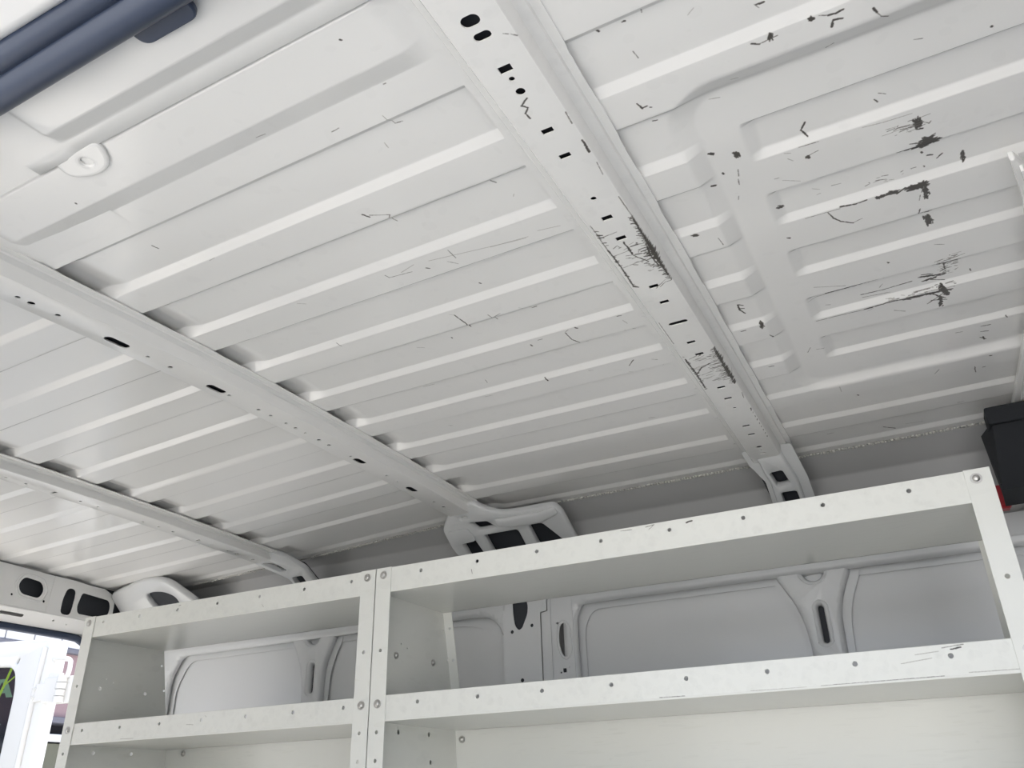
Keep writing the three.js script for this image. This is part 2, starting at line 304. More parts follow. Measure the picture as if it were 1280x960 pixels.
// lumpy sealer along the edge where the roof meets the side rail
{
  const bead = [];
  for (let x = -1.96; x < 0.6; x += 0.0064) {
    const s = new THREE.SphereGeometry(0.0036 * rr(0.7, 1.2), 5, 4); s.scale(1, 0.8, 1.2); s.translate(x + rr(-0.001, 0.001), roofLow(x, -1.732) - 0.002 + rr(-0.0008, 0.0008), -1.732 + rr(-0.001, 0.001)); bead.push(s);
  }
  obj('seam_sealer', bead, M.sealer, ceiling).userData.kind = 'stuff';
}
obj('roof_skin', box(-2.34, 1.36, 0.705, 0.73, -2.0, -0.17), M.outside, ceiling);

// ------------------------------------------------------------------ cross beams (hat sections) with punched holes
const HAT = [[-0.0545, 0.0232], [-0.0460, 0.0232], [-0.0445, 0.0205], [-0.0365, 0.0205], [-0.0335, 0.0185], [-0.0305, 0.004], [-0.0285, 0.0010], [-0.025, 0], [0.025, 0], [0.0285, 0.0010], [0.0305, 0.004], [0.0335, 0.0185], [0.0365, 0.0205], [0.0445, 0.0205], [0.0460, 0.0232], [0.0545, 0.0232]];
const csg = new Evaluator(); csg.useGroups = false; csg.attributes = ['position', 'normal', 'uv'];
function channel(xc, z0, z1, yOf, rise, lobes) {     // closed sheet-metal solid swept across the van
  const k = rise / 0.025, low = HAT.map(([x, y]) => [x, y * k]), up = [...low].reverse().map(([x, y]) => [x * (Math.abs(x) > 0.036 ? 1 : 0.94), y + 0.0016]);
  const ring = [...low, ...up], n = ring.length, N = 90, P = [], U = [], I = [];
  for (let j = 0; j <= N; j++) {
    const z = lerp(z0, z1, j / N), y = yOf(z);
    for (const [dx, dy] of ring) { const out = Math.abs(dx) > 0.05 ? Math.sign(dx) * lobes(z) : 0; P.push(xc + dx + out, y + dy, z); U.push(0, 0); }
  }
  for (let j = 0; j < N; j++) for (let i = 0; i < n; i++) { const a = j * n + i, b = j * n + ((i + 1) % n); I.push(a, a + n, b, b, a + n, b + n); }
  const cap = THREE.ShapeUtils.triangulateShape(ring.map(([x, y]) => new THREE.Vector2(x, y)), []);
  for (const [a, b, c] of cap) { I.push(a, b, c); I.push(N * n + a, N * n + c, N * n + b); }
  const g = new THREE.BufferGeometry();
  g.setAttribute('position', new THREE.Float32BufferAttribute(P, 3)); g.setAttribute('uv', new THREE.Float32BufferAttribute(U, 2)); g.setIndex(I);
  const v = new THREE.Vector3(), p = g.attributes.position, ix = g.index.array; let vol = 0;   // make the faces look outwards
  for (let i = 0; i < ix.length; i += 3) { const a = v.fromBufferAttribute(p, ix[i]).clone(), b = v.fromBufferAttribute(p, ix[i + 1]).clone(), c = v.fromBufferAttribute(p, ix[i + 2]).clone(); vol += a.dot(b.cross(c)); }
  if (vol < 0) for (let i = 0; i < ix.length; i += 3) { const t = ix[i]; ix[i] = ix[i + 1]; ix[i + 1] = t; }
  return crease(g, 0.6);
}
function punch(g, holes) {                           // holes: [x, z, length along x, length along z, round?]
  const cut = holes.map(([x, y, z, lx, lz, round]) => {
    let s;
    if (!round) s = new THREE.BoxGeometry(lx, 0.03, lz);
    else if (Math.abs(lx - lz) < 1e-4) s = new THREE.CylinderGeometry(lx / 2, lx / 2, 0.03, 18);
    else { const r = Math.min(lx, lz) / 2; s = plate(capsule(0, 0, Math.max(lx, lz), r, lz > lx ? Math.PI / 2 : 0, THREE.Shape), 0.03, null, 8); s.translate(0, 0, -0.015); s.rotateX(-Math.PI / 2); }
    s = s.index ? s.toNonIndexed() : s; return s.translate(x, y, z);
  });
  const A = new Brush(g), B = new Brush(mergeGeometries(cut)); A.updateMatrixWorld(); B.updateMatrixWorld();
  return csg.evaluate(A, B, SUBTRACTION).geometry;
}
const lobes = (z) => { let k = 1; for (const p of PANS) k = Math.min(k, 1 - pan(z, [p[0] - 0.004, p[1] + 0.004], 0.003, 0.003)); return 0.0013 * k; };
function part(t, name, geo, mat) { const g = Array.isArray(geo) ? join(geo) : geo; return obj(name, g.translate(-t.position.x, -t.position.y, -t.position.z), mat, t); }
function beam(xc, rise, label, holes, mat, sc, dots) {
  const yOf = (z) => beamY(xc, z), t = thing('roof_beam', label, 'roof beam', [xc, yOf(-1.0), -1.0]);
  const g = punch(channel(xc, -0.285, -1.686, yOf, rise, lobes), holes.map(([x, z, lx, lz, round]) => [x, yOf(z), z, lx, lz, round]));
  const p = g.attributes.position, u = g.attributes.uv;
  if (sc) for (let i = 0; i < p.count; i++) u.setXY(i, ...sc.uv(p.getX(i), p.getZ(i)));
  part(t, 'channel', g, mat);
  part(t, 'hole_shade_strip', grid([xc - 0.027, xc + 0.027], span(-0.29, -1.68, 24), (x, z) => [x, yOf(z) + 0.0115 * rise / 0.025, z]), M.holeShade);  // added dark strip: paints the shade seen through the punched holes
  const weld = new THREE.CylinderGeometry(0.0026, 0.0034, 0.0008, 10);   // spot welds on the flanges, one where each rib carries the flange
  for (const [a, b] of PANS) for (const s of dots) {
    const z = (b + a - PITCH) / 2; if (z < -1.66) continue;
    obj('spot_weld', weld, M.white, t).position.set(s * 0.0502, yOf(z) + 0.0227 * rise / 0.025 - t.position.y, z - t.position.z);
  }
  return t;
}
// nearest beam: square and round holes, the paint worn to metal at two places
const wear = scratcher(-0.312, -0.196, -1.70, -0.28, 1440);
wear.mark(2, -0.252, -0.545, -0.262, -0.552, -0.257, -0.557, -0.263, -0.563, -0.262, -0.572);
wear.mark(1.2, -0.236, -0.464, -0.232, -0.467); wear.mark(1.6, -0.230, -0.468, -0.226, -0.473);
wear.mark(1.6, -0.2265, -0.582, -0.2275, -0.600); wear.mark(3, -0.2275, -0.628, -0.228, -0.648); wear.mark(1.2, -0.2275, -0.668, -0.229, -0.690);
wear.mark(1.5, -0.2275, -0.735, -0.226, -0.80); wear.mark(1.6, -0.278, -0.770, -0.277, -0.80, -0.254, -0.798); wear.mark(1.8, -0.278, -0.80, -0.278, -0.835);
wear.mark(3.2, -0.254, -0.822, -0.253, -0.852); wear.mark(2.2, -0.253, -0.856, -0.240, -0.878); wear.mark(1.4, -0.262, -0.852, -0.238, -0.858); wear.mark(1.2, -0.276, -0.845, -0.25, -0.842); wear.mark(1.2, -0.276, -0.876, -0.244, -0.872);
for (let z = -0.778; z > -0.932; z -= 0.0022) { const k = 1 - Math.abs(z + 0.86) / 0.08; wear.mark(4.2 * Math.max(0.4, k) * rr(0.5, 1.1), -0.2258, z, -0.2275 - 0.0055 * k * rnd(), z - 0.004); if (rnd() < 0.95) wear.mark(rr(1.2, 2.2), -0.227, z, -0.231 - 0.016 * k * rnd() * rnd(), z + rr(-0.004, 0.006)); if (rnd() < 0.3) wear.mark(rr(1.5, 2.6), -0.2785, z, -0.2765 + 0.004 * rnd(), z - rr(0, 0.005)); }
wear.mark(3, -0.2272, -0.815, -0.2278, -0.84, -0.229, -0.862, -0.2282, -0.89, -0.2275, -0.922); wear.mark(2.6, -0.231, -0.845, -0.2335, -0.868, -0.2315, -0.895); wear.mark(3, -0.2272, -0.785, -0.2274, -0.815);
wear.mark(3.2, -0.2272, -1.165, -0.2282, -1.20, -0.2295, -1.235, -0.228, -1.268); wear.mark(3, -0.278, -1.165, -0.277, -1.20, -0.2765, -1.235, -0.278, -1.28); wear.mark(2.6, -0.2778, -0.83, -0.2765, -0.87, -0.278, -0.925);
for (let i = 0; i < 46; i++) { const z = rr(-1.265, -1.165), x = rr(-0.275, -0.235); wear.mark(rr(0.9, 1.8), x, z, x + rr(0.006, 0.016), z + rr(-0.003, 0.006)); }
wear.fray(30, -0.240, -0.865, 0.010, 0.035, 0.010, 0.002, 1.4); wear.fray(22, -0.252, -0.862, 0.016, 0.04, 0.008, 0.004, 1.0); wear.mark(1.5, -0.227, -0.936, -0.236, -0.936, -0.246, -0.944); wear.mark(1.2, -0.234, -0.93, -0.252, -0.945);
for (let z = -1.15; z > -1.285; z -= 0.003) { const k = 1 - Math.abs(z + 1.22) / 0.075; wear.mark(3.8 * rr(0.4, 1.1), -0.2258, z, -0.2285 - 0.005 * k * rnd(), z - 0.005); if (rnd() < 0.9) wear.mark(rr(1.2, 2.0), -0.228, z, -0.233 - 0.026 * k * rnd(), z + rr(-0.006, 0.004)); if (rnd() < 0.6) wear.mark(rr(1.6, 2.8), -0.279, z, -0.277 + 0.012 * k * rnd() * rnd(), z + rr(-0.004, 0.004)); }
wear.mark(2.6, -0.276, -1.225, -0.262, -1.205, -0.246, -1.198); wear.mark(1.6, -0.270, -1.232, -0.255, -1.228); wear.mark(1.4, -0.279, -1.036, -0.279, -1.108); wear.mark(1.6, -0.2265, -1.33, -0.2285, -1.352);
for (let z = -1.40; z > -1.55; z -= 0.017) wear.mark(rr(1, 2.4), -0.2275, z, -0.2285, z - rr(0.003, 0.010));
const R = (x, z, lx = 0.0132, lz = 0.0085) => [x, z, lx, lz, 0], C = (x, z, d) => [x, z, d, d, 1];
const beam1 = beam(-0.254, 0.025, 'nearest white roof cross beam, square holes, dark scraped patches', [
  [-0.2552, -0.438, 0.0185, 0.013, 1], [-0.2536, -0.4575, 0.0175, 0.0095, 1], R(-0.2536, -0.502, 0.0135, 0.009), C(-0.254, -0.516, 0.0062), C(-0.254, -0.5345, 0.0098),
  R(-0.254, -0.597, 0.013, 0.0078), R(-0.2536, -0.641, 0.013, 0.0075), C(-0.2545, -0.724, 0.007), R(-0.254, -0.766), R(-0.254, -0.813), R(-0.2536, -0.939), R(-0.2536, -0.985), [-0.2535, -1.05, 0.029, 0.0095, 1],
  R(-0.2536, -1.117), R(-0.253, -1.16), R(-0.253, -1.293), R(-0.2535, -1.341), C(-0.253, -1.385, 0.007), R(-0.253, -1.472), R(-0.2535, -1.516), C(-0.254, -1.583, 0.0115), C(-0.254, -1.602, 0.0058), R(-0.254, -1.617, 0.012, 0.006)], paint({ map: wear.map() }), wear, [-1, 1]);
const slots = [[-0.669, 0.041, 0.0155], [-0.863, 0.038, 0.0150], [-1.255, 0.034, 0.0145], [-1.446, 0.035, 0.0145]].map(([z, l, w]) => [-0.993, z, w, l, 1]);
const dotsZ = [[-0.515, 7], [-0.534, 10], [-0.573, 8], [-0.724, 6], [-0.767, 8], [-0.892, 6], [-0.962, 7], [-0.993, 7], [-1.033, 6], [-1.059, 7], [-1.086, 5], [-1.126, 8], [-1.156, 7], [-1.225, 6], [-1.349, 6], [-1.39, 5], [-1.538, 7], [-1.579, 10], [-1.603, 5]].map(([z, d]) => C(-0.9925, z, d / 1000));
const beam2 = beam(-0.988, 0.025, 'white roof cross beam with four long rounded slots along its underside', [...slots, ...dotsZ], M.white, null, [1]);
const beam3 = beam(-1.606, 0.02, 'rearmost white roof cross beam, small holes, next to the rear door header', [-0.915, -0.958, -1.085, -1.129, -1.252, -1.298, -1.34, -1.464, -1.523].map((z) => C(-1.6135, z, 0.0062)).concat([R(-1.6135, -1.022, 0.014, 0.007), R(-1.6135, -1.421, 0.013, 0.006), R(-1.6135, -1.554, 0.014, 0.007), R(-1.617, -1.615, 0.012, 0.006)]), M.white, null, [1]);

// feet of the beams: pressed gussets that lean down the side rail. Drawn in the gusset's own plane: x along the van, s down the slope.
const foot = new THREE.Matrix4();
const lean = (yA, out = 0) => { const V = new THREE.Vector3(0, 0.6126, 0.7905), N = new THREE.Vector3(0, -0.7905, 0.6126); return foot.clone().makeBasis(new THREE.Vector3(1, 0, 0), V, N).setPosition(0, yA - 0.7905 * out, -1.64 + 0.6126 * out); };
const down = (pts) => pts.map(([x, s, r]) => (r === undefined ? [x, -s] : [x, -s, r]));
function gusset(shapePts, holes, depth, bevel, yA, out, r = 0.006) {
  const s = roundPoly(down(shapePts), r); for (const h of holes) s.holes.push(roundPoly(down(h.p), h.r ?? 0.005, THREE.Path));
  return crease(plate(s, depth, bevel, 6).applyMatrix4(lean(yA, out)), 0.6);
}
{
  const h1 = { p: [[-0.257, 0.045], [-0.232, 0.043], [-0.224, 0.077], [-0.249, 0.079]] }, h2 = { p: [[-0.246, 0.097], [-0.217, 0.098], [-0.213, 0.15], [-0.246, 0.15]] };
  part(beam1, 'gusset', [gusset([[-0.301, -0.012], [-0.200, -0.012], [-0.187, 0.074], [-0.184, 0.17], [-0.272, 0.17], [-0.272, 0.07], [-0.294, 0.023]], [h1, h2], 0.0015, null, 0.6215, -0.014),
    gusset([[-0.276, -0.006], [-0.224, -0.006], [-0.206, 0.075], [-0.203, 0.17], [-0.262, 0.17], [-0.262, 0.075]], [h1, h2], 0.002, { t: 0.010, s: 0.004, n: 3, o: -0.004 }, 0.6215, -0.013)], M.skin);
  const big = [[-1.012, -0.010], [-0.943, -0.027], [-0.919, -0.003], [-0.887, 0.016], [-0.85, 0.021], [-0.749, 0.021, 0.012], [-0.732, 0.041], [-0.722, 0.17], [-1.03, 0.17], [-1.053, 0.10], [-1.053, 0.036]];
  const H = [{ p: [[-0.972, 0.032], [-0.927, 0.036], [-0.911, 0.055], [-0.958, 0.055]], r: 0.004 }, { p: [[-0.949, 0.074], [-0.860, 0.074], [-0.856, 0.17], [-0.945, 0.17]], r: 0.007 }, { p: [[-0.828, 0.068], [-0.793, 0.068], [-0.75, 0.14], [-0.75, 0.17], [-0.822, 0.17]], r: 0.007 }, { p: [[-1.016, 0.083], [-0.982, 0.081], [-0.968, 0.16], [-1.014, 0.16]], r: 0.004 }, { p: [[-0.992, 0.012], [-0.972, 0.010], [-0.972, 0.0155], [-0.992, 0.0175]], r: 0.002 }];
  part(beam2, 'gusset', [gusset(big, H, 0.0016, { t: 0.009, s: 0.005, n: 4, o: -0.005 }, 0.622, -0.012, 0.012), gusset([[-1.036, 0.044], [-0.984, 0.045], [-0.977, 0.078], [-1.036, 0.082]], [], 0.001, { t: 0.003, s: 0.003, n: 2 }, 0.622, 0.001),
    gusset([[-0.900, 0.030], [-0.88, 0.034, 0.02], [-0.79, 0.036, 0.012], [-0.745, 0.028], [-0.742, 0.045], [-0.79, 0.060], [-0.87, 0.058, 0.02], [-0.900, 0.050]], [], 0.001, { t: 0.004, s: 0.005, n: 3, o: -0.003 }, 0.622, 0.001)], M.skin);
  part(beam1, 'reinforcement', gusset([[-0.285, 0.03], [-0.20, 0.03], [-0.19, 0.17], [-0.27, 0.17]], [], 0.001, null, 0.6215, -0.030), M.holeShade);  // dark sheets added behind the three gussets, painting shade into their openings
  part(beam2, 'reinforcement', gusset([[-1.03, 0.022], [-0.90, 0.022], [-0.86, 0.05], [-0.75, 0.05], [-0.735, 0.17], [-1.03, 0.17]], [], 0.001, null, 0.622, -0.032), M.holeShade);
  part(beam3, 'reinforcement', gusset([[-1.63, 0.0], [-1.56, -0.005], [-1.50, 0.05], [-1.48, 0.16], [-1.55, 0.16], [-1.60, 0.05]], [], 0.001, null, 0.597, -0.028), M.holeShade);
  part(beam3, 'gusset', gusset([[-1.645, -0.02], [-1.60, -0.045], [-1.532, -0.004], [-1.489, 0.047], [-1.47, 0.16], [-1.56, 0.16], [-1.556, 0.078], [-1.590, 0.048], [-1.636, 0.010]], [{ p: [[-1.614, 0.010], [-1.579, 0.014], [-1.548, 0.044], [-1.570, 0.046]], r: 0.006 }, { p: [[-1.545, 0.071], [-1.512, 0.071], [-1.506, 0.15], [-1.54, 0.15]], r: 0.004 }], 0.0016, { t: 0.008, s: 0.004, n: 3, o: -0.004 }, 0.597, -0.010, 0.01), M.skin);
}

// ------------------------------------------------------------------ side wall behind the shelves
const wallLeft = setting('wall_left');
{
  const skin = [(x) => [roofLow(x, -1.728) + 0.003, -1.728], () => [0.606, -1.785], () => [0.601, -1.790], () => [0.50, -1.825], () => [0.44, -1.840], () => [0.0, -1.845], () => [-1.26, -1.85]];
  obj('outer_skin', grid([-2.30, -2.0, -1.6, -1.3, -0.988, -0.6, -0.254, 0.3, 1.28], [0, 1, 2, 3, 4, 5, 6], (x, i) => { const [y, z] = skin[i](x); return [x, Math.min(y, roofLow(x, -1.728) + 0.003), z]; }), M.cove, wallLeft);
  obj('outer_shell', box(-2.34, 1.36, -1.32, 0.71, -2.0, -1.97), M.outside, wallLeft);
  // pressed inner frame with two large windows
  const A = [[-2.10, -0.3], [-2.098, 0.351, 0.03], [-2.055, 0.425, 0.03], [-1.04, 0.427, 0.05], [-0.962, 0.405, 0.05], [-0.926, 0.31, 0.08], [-0.922, -0.3]];
  const B = [[-0.775, -0.3], [-0.7825, 0.386, 0.06], [-0.762, 0.427, 0.05], [-0.66, 0.4285, 0.06], [1.1, 0.4285], [1.1, -0.3]];
  const rear = roundPoly([[-2.25, -0.3], [-2.25, 0.4305], [-0.9445, 0.4305], [-0.9445, 0.374], [-0.949, 0.371], [-0.955, 0.388, 0.02], [-0.974, 0.410, 0.02], [-1.0, 0.4245, 0.02], [-1.04, 0.428, 0.03], [-2.055, 0.425, 0.03], [-2.098, 0.351, 0.03], [-2.10, -0.3]], 0.001);
  const fore = roundPoly([[-0.7845, -0.3], [-0.7845, 0.4305], [1.2, 0.4305], [1.2, 0.4285], [-0.66, 0.4280, 0.06], [-0.762, 0.426, 0.05], [-0.7825, 0.386, 0.06], [-0.7785, -0.3]], 0.0005);
  for (const f of [rear, fore]) obj('inner_frame', crease(plate(f, 0.001, { t: 0.012, s: 0.0165, n: 4 }, 10).translate(0, 0, -1.8135), 0.7), M.skin, wallLeft);
  obj('frame_shade_plate', [box(-2.25, 1.2, 0.4312, 0.474, -1.8065, -1.8055), box(-0.945, -0.868, 0.345, 0.458, -1.7988, -1.7983), box(-0.925, -0.885, 0.24, 0.26, -1.7988, -1.7983), box(-0.815, -0.78, 0.255, 0.276, -1.8045, -1.804), ...[-1.5475, -0.2245].map((x) => box(x - 0.02, x + 0.02, 0.262, 0.356, -1.8242, -1.8232))], M.holeShade, wallLeft);  // dark sheets added so the slits, pillar holes and slots look shaded
  // a second, thinner lip inside each window, sealed to the skin
  const lip = (pts, d) => { const o = roundPoly(pts, 0.03), h = pts.map(([x, y, r], i) => { const cx = pts.reduce((a, p) => a + p[0], 0) / pts.length; return [x + (x < cx ? d : -d), y > 0 ? y - d : y, r]; }); o.holes.push(roundPoly(h, 0.03, THREE.Path)); return plate(o, 0.002, null, 8); };
  for (const w of [A, B]) obj('window_lip', lip(w, 0.029).translate(0, 0, -1.828), M.skin, wallLeft);
  // panels of the skin seen through the windows
  for (const [a, b] of [[-2.15, -0.93], [-0.78, 1.15]]) obj('skin_panel', box(a, b, -0.35, 0.45, -1.836, -1.831), M.skin, wallLeft);
  // top rail above the windows, cut by narrow slits
  const t = poly([[-2.25, 0.4315], [1.2, 0.4315], [1.2, 0.475], [-2.25, 0.475]]);
  for (const x of [-1.8825, -1.6955, -1.423, -0.457, -0.0025, 0.28]) t.holes.push(capsule(x, 0.4355, 0.043, 0.0026));
  for (const x of [-1.552, -0.229]) t.holes.push(roundPoly([[x - 0.068, 0.4325], [x + 0.07, 0.4325], [x + 0.07, 0.4372], [x - 0.068, 0.4372]], 0.001, THREE.Path));
  obj('top_rail', plate(t, 0.0015, null, 6).translate(0, 0, -1.799), M.skin, wallLeft);
  // door pillar between the windows
  const p1 = poly([[-0.950, -0.3], [-0.849, -0.3], [-0.8535, 0.40], [-0.836, 0.404], [-0.836, 0.47], [-0.952, 0.47]]);
  p1.holes.push(roundPoly([[-0.927, 0.446, 0.004], [-0.917, 0.449], [-0.889, 0.436], [-0.885, 0.419], [-0.887, 0.400], [-0.902, 0.369, 0.006], [-0.911, 0.365, 0.006], [-0.921, 0.376], [-0.925, 0.402]], 0.008, THREE.Path), circle(-0.876, 0.373, 0.0042), circle(-0.929, 0.363, 0.0042), circle(-0.905, 0.2515, 0.0045), capsule(-0.949, 0.421, 0.012, 0.0018, Math.PI / 2));
  const p2 = poly([[-0.8475, -0.3], [-0.826, -0.3], [-0.827, 0.47], [-0.8345, 0.47], [-0.8345, 0.402], [-0.8515, 0.3985]]);
  const p3 = poly([[-0.8285, -0.3], [-0.768, -0.3], [-0.772, 0.38], [-0.774, 0.47], [-0.829, 0.47]]);
  const oval = new THREE.Path(); oval.absellipse(-0.7945, 0.3325, 0.0145, 0.038, 0, Math.PI * 2, false, 0.06);
  p3.holes.push(oval, circle(-0.811, 0.3715, 0.003), circle(-0.785, 0.271, 0.0022), circle(-0.807, 0.261, 0.0022), roundPoly([[-0.8015, 0.2605], [-0.793, 0.2605], [-0.793, 0.2695], [-0.8015, 0.2695]], 0.001, THREE.Path));
  for (const [p, z] of [[p1, -1.7965], [p2, -1.798], [p3, -1.8005]]) obj('pillar', plate(p, 0.0016, null, 20).translate(0, 0, z), M.skin, wallLeft);
  const ring = []; for (let i = 0; i < 36; i++) { const a = (i / 36) * 2 * Math.PI, x = 0.0185 * Math.cos(a), y = 0.043 * Math.sin(a); ring.push([-0.7945 + x * Math.cos(0.06) - y * Math.sin(0.06), 0.3325 + x * Math.sin(0.06) + y * Math.cos(0.06), -1.7992]); }
  obj('pillar_rim', tube(ring, 0.0022, 72, true, 6), M.skin, wallLeft);
  // waisted stiffeners across the windows
  const yOut = [[-0.313, 0.432], [-0.313, 0.406], [-0.287, 0.357], [-0.270, 0.317], [-0.263, 0.279], [-0.262, -0.3], [-0.175, -0.3], [-0.175, 0.25], [-0.172, 0.311], [-0.162, 0.352], [-0.137, 0.403], [-0.138, 0.432]];
  const yIn = [[-0.296, 0.424], [-0.294, 0.411], [-0.267, 0.363], [-0.252, 0.315], [-0.246, 0.249], [-0.244, -0.3], [-0.198, -0.3], [-0.198, 0.245], [-0.197, 0.291], [-0.195, 0.330], [-0.184, 0.369], [-0.163, 0.412], [-0.161, 0.424]];
  for (const dx of [0, -1.323]) {
    const g = new THREE.Group(); g.name = nameIn(wallLeft, 'stiffener'); wallLeft.add(g);
    const sh = (pts) => roundPoly(pts.map(([x, y]) => [x + dx, y]), 0.03);
    obj('flange', plate(sh(yOut), 0.002, null, 8).translate(0, 0, -1.8265), M.skin, g);
    const web = sh(yIn); const notch = new THREE.Path(); notch.moveTo(-0.2575 + dx, 0.4225); notch.absarc(-0.2275 + dx, 0.4185, 0.030, Math.PI, 2 * Math.PI); notch.lineTo(-0.1975 + dx, 0.4225); notch.closePath();
    web.holes.push(notch, capsule(-0.2245 + dx, 0.309, 0.092, 0.0145, Math.PI / 2));
    obj('web', crease(plate(web, 0.001, { t: 0.014, s: 0.009, n: 3 }, 10).translate(0, 0, -1.822), 0.7), M.skin, g);
    const rim = [], u = []; for (let i = 0; i <= 40; i++) { const a = (i / 40) * 2 * Math.PI; rim.push([-0.2245 + dx + 0.0155 * Math.cos(a), 0.309 + (Math.sin(a) >= 0 ? 0.0315 : -0.0315) + 0.0155 * Math.sin(a), -1.8078]); }
    for (let i = 0; i <= 16; i++) { const a = Math.PI + (i / 16) * Math.PI; u.push([-0.2275 + dx + 0.031 * Math.cos(a), 0.4195 + 0.031 * Math.sin(a), -1.8078]); }
    obj('rim', [tube(rim.slice(0, 40), 0.0014, 70, true, 6), tube(u, 0.0014, 30, false, 6)], M.skin, g);
  }
  // corner gusset by the rear door
  const corner = new THREE.Group(); corner.name = 'corner_gusset'; wallLeft.add(corner);
  obj('corner_plate', [gusset([[-2.20, 0.06], [-2.19, -0.012], [-2.13, -0.024], [-2.013, -0.045, 0.04], [-1.945, -0.026, 0.03], [-1.892, 0.06], [-1.87, 0.17], [-2.20, 0.17]], [{ p: [[-2.056, 0.012], [-2.02, 0.006], [-1.981, 0.012], [-1.952, 0.033], [-1.955, 0.085], [-2.05, 0.085]], r: 0.016 }], 0.0016, { t: 0.010, s: 0.006, n: 4, o: -0.006 }, 0.567, -0.012, 0.02)], M.skin, corner);
  obj('corner_shade_plate', gusset([[-2.072, 0.0], [-1.945, 0.0], [-1.92, 0.12], [-2.072, 0.12]], [], 0.001, null, 0.567, -0.0155), M.holeShade, corner);  // added dark backing, its colour replaces shade in the hollow behind the opening
}

// ------------------------------------------------------------------ rear wall: header with openings, sloping lip, seal, pillar
const wallRear = setting('wall_rear');
{
  const zy = (pts) => pts.map(([z, y, r]) => (r === undefined ? [-z, y] : [-z, y, r]));
  const top = (z0, z1) => span(z0, z1, 10).map((z) => [-z, roofLow(-2.2, z) - 0.0015 - (z < -1.3 ? 0.0015 * Math.abs(Math.sin(z * 31)) : 0)]);
  const s = poly([...top(-0.25, -1.47), [1.47, 0.4935], [0.25, 0.4935]]);
  s.holes.push(roundPoly(zy([[-1.356, 0.5535, 0.014], [-1.368, 0.578, 0.014], [-1.421, 0.5735, 0.014], [-1.433, 0.552, 0.014], [-1.423, 0.5285, 0.014], [-1.369, 0.5325, 0.014]]), 0.014, THREE.Path),
    circle(1.345, 0.526, 0.0032), circle(1.439, 0.524, 0.0036), circle(1.30, 0.545, 0.004),
    roundPoly(zy([[-0.9, 0.575], [-1.0, 0.578], [-1.0, 0.535], [-0.9, 0.533]]), 0.018, THREE.Path), roundPoly(zy([[-1.14, 0.577], [-1.24, 0.577], [-1.24, 0.533], [-1.14, 0.533]]), 0.018, THREE.Path));
  obj('rear_header', plate(s, 0.0015, null, 8).rotateY(Math.PI / 2).translate(-2.2015, 0, 0), M.white, wallRear);
  const s2 = poly([...top(-1.4555, -1.62), [1.66, 0.575], [1.66, 0.4935], [1.4495, 0.4935]]);
  s2.holes.push(roundPoly(zy([[-1.5005, 0.573], [-1.527, 0.573], [-1.5285, 0.540], [-1.524, 0.499], [-1.4925, 0.499], [-1.492, 0.540]]), 0.013, THREE.Path),
    roundPoly(zy([[-1.549, 0.568], [-1.640, 0.562], [-1.648, 0.545], [-1.646, 0.5205], [-1.602, 0.508], [-1.546, 0.508], [-1.540, 0.528]]), 0.009, THREE.Path));
  obj('header_overlap', plate(s2, 0.0015, null, 8).rotateY(Math.PI / 2).translate(-2.1995, 0, 0), M.white, wallRear);
  // embossed rim round the openings
  const rim = (pts, r) => tube(pts.map(([z, y]) => [-2.2, y, z]), r, 60, true, 6);
  obj('header_emboss', [rim([[-1.349, 0.555], [-1.364, 0.583], [-1.395, 0.586], [-1.425, 0.579], [-1.441, 0.552], [-1.428, 0.522], [-1.396, 0.5225], [-1.364, 0.528]], 0.0028), rim([[-1.53, 0.53], [-1.541, 0.576], [-1.60, 0.574], [-1.648, 0.570], [-1.655, 0.545], [-1.652, 0.516], [-1.60, 0.502], [-1.54, 0.501]], 0.0026)], M.white, wallRear);
  // sloping lip under the header, with a slot and small holes
  const lip = poly([[0.25, 0], [1.66, 0], [1.66, 0.052], [0.25, 0.052]]);
  lip.holes.push(capsule(1.367, 0.0225, 0.07, 0.0055), capsule(1.10, 0.0225, 0.07, 0.0055), circle(1.49, 0.020, 0.003), circle(1.535, 0.026, 0.002));
  const lean2 = new THREE.Matrix4().makeBasis(new THREE.Vector3(0, 0, -1), new THREE.Vector3(-0.79, -0.613, 0), new THREE.Vector3(-0.613, 0.79, 0)).setPosition(-2.2, 0.4942, 0);
  obj('header_lip', plate(lip, 0.0015, null, 8).applyMatrix4(lean2), M.white, wallRear);
  obj('lip_edge', tube([[-2.2005, 0.494, -0.25], [-2.2005, 0.494, -1.0], [-2.2005, 0.494, -1.66]], 0.003, 30, false, 8), M.white, wallRear);
  obj('door_seal', [tube([[-2.252, 0.4545, -0.25], [-2.252, 0.4555, -1.0], [-2.252, 0.4545, -1.5], [-2.252, 0.452, -1.60], [-2.252, 0.43, -1.637], [-2.252, 0.39, -1.646], [-2.252, -1.2, -1.646]], 0.0105, 120, false, 10)], M.rubber, wallRear);
  obj('rear_shell', [box(-2.31, -2.285, 0.462, 0.712, -1.98, -0.1), box(-2.31, -2.205, -1.3, 0.465, -1.98, -1.662), box(-2.31, -2.205, -1.3, 0.465, -0.24, -0.1), box(-2.285, -2.2, 0.40, 0.7, -1.98, -1.71)], M.white, wallRear);
  obj('header_shade_plate', [box(-2.222, -2.220, 0.485, 0.60, -1.70, -0.25), box(-2.26, -2.203, 0.48, 0.60, -1.702, -1.70)], M.holeShade, wallRear);  // added dark sheets whose colour gives the header openings their shade
}

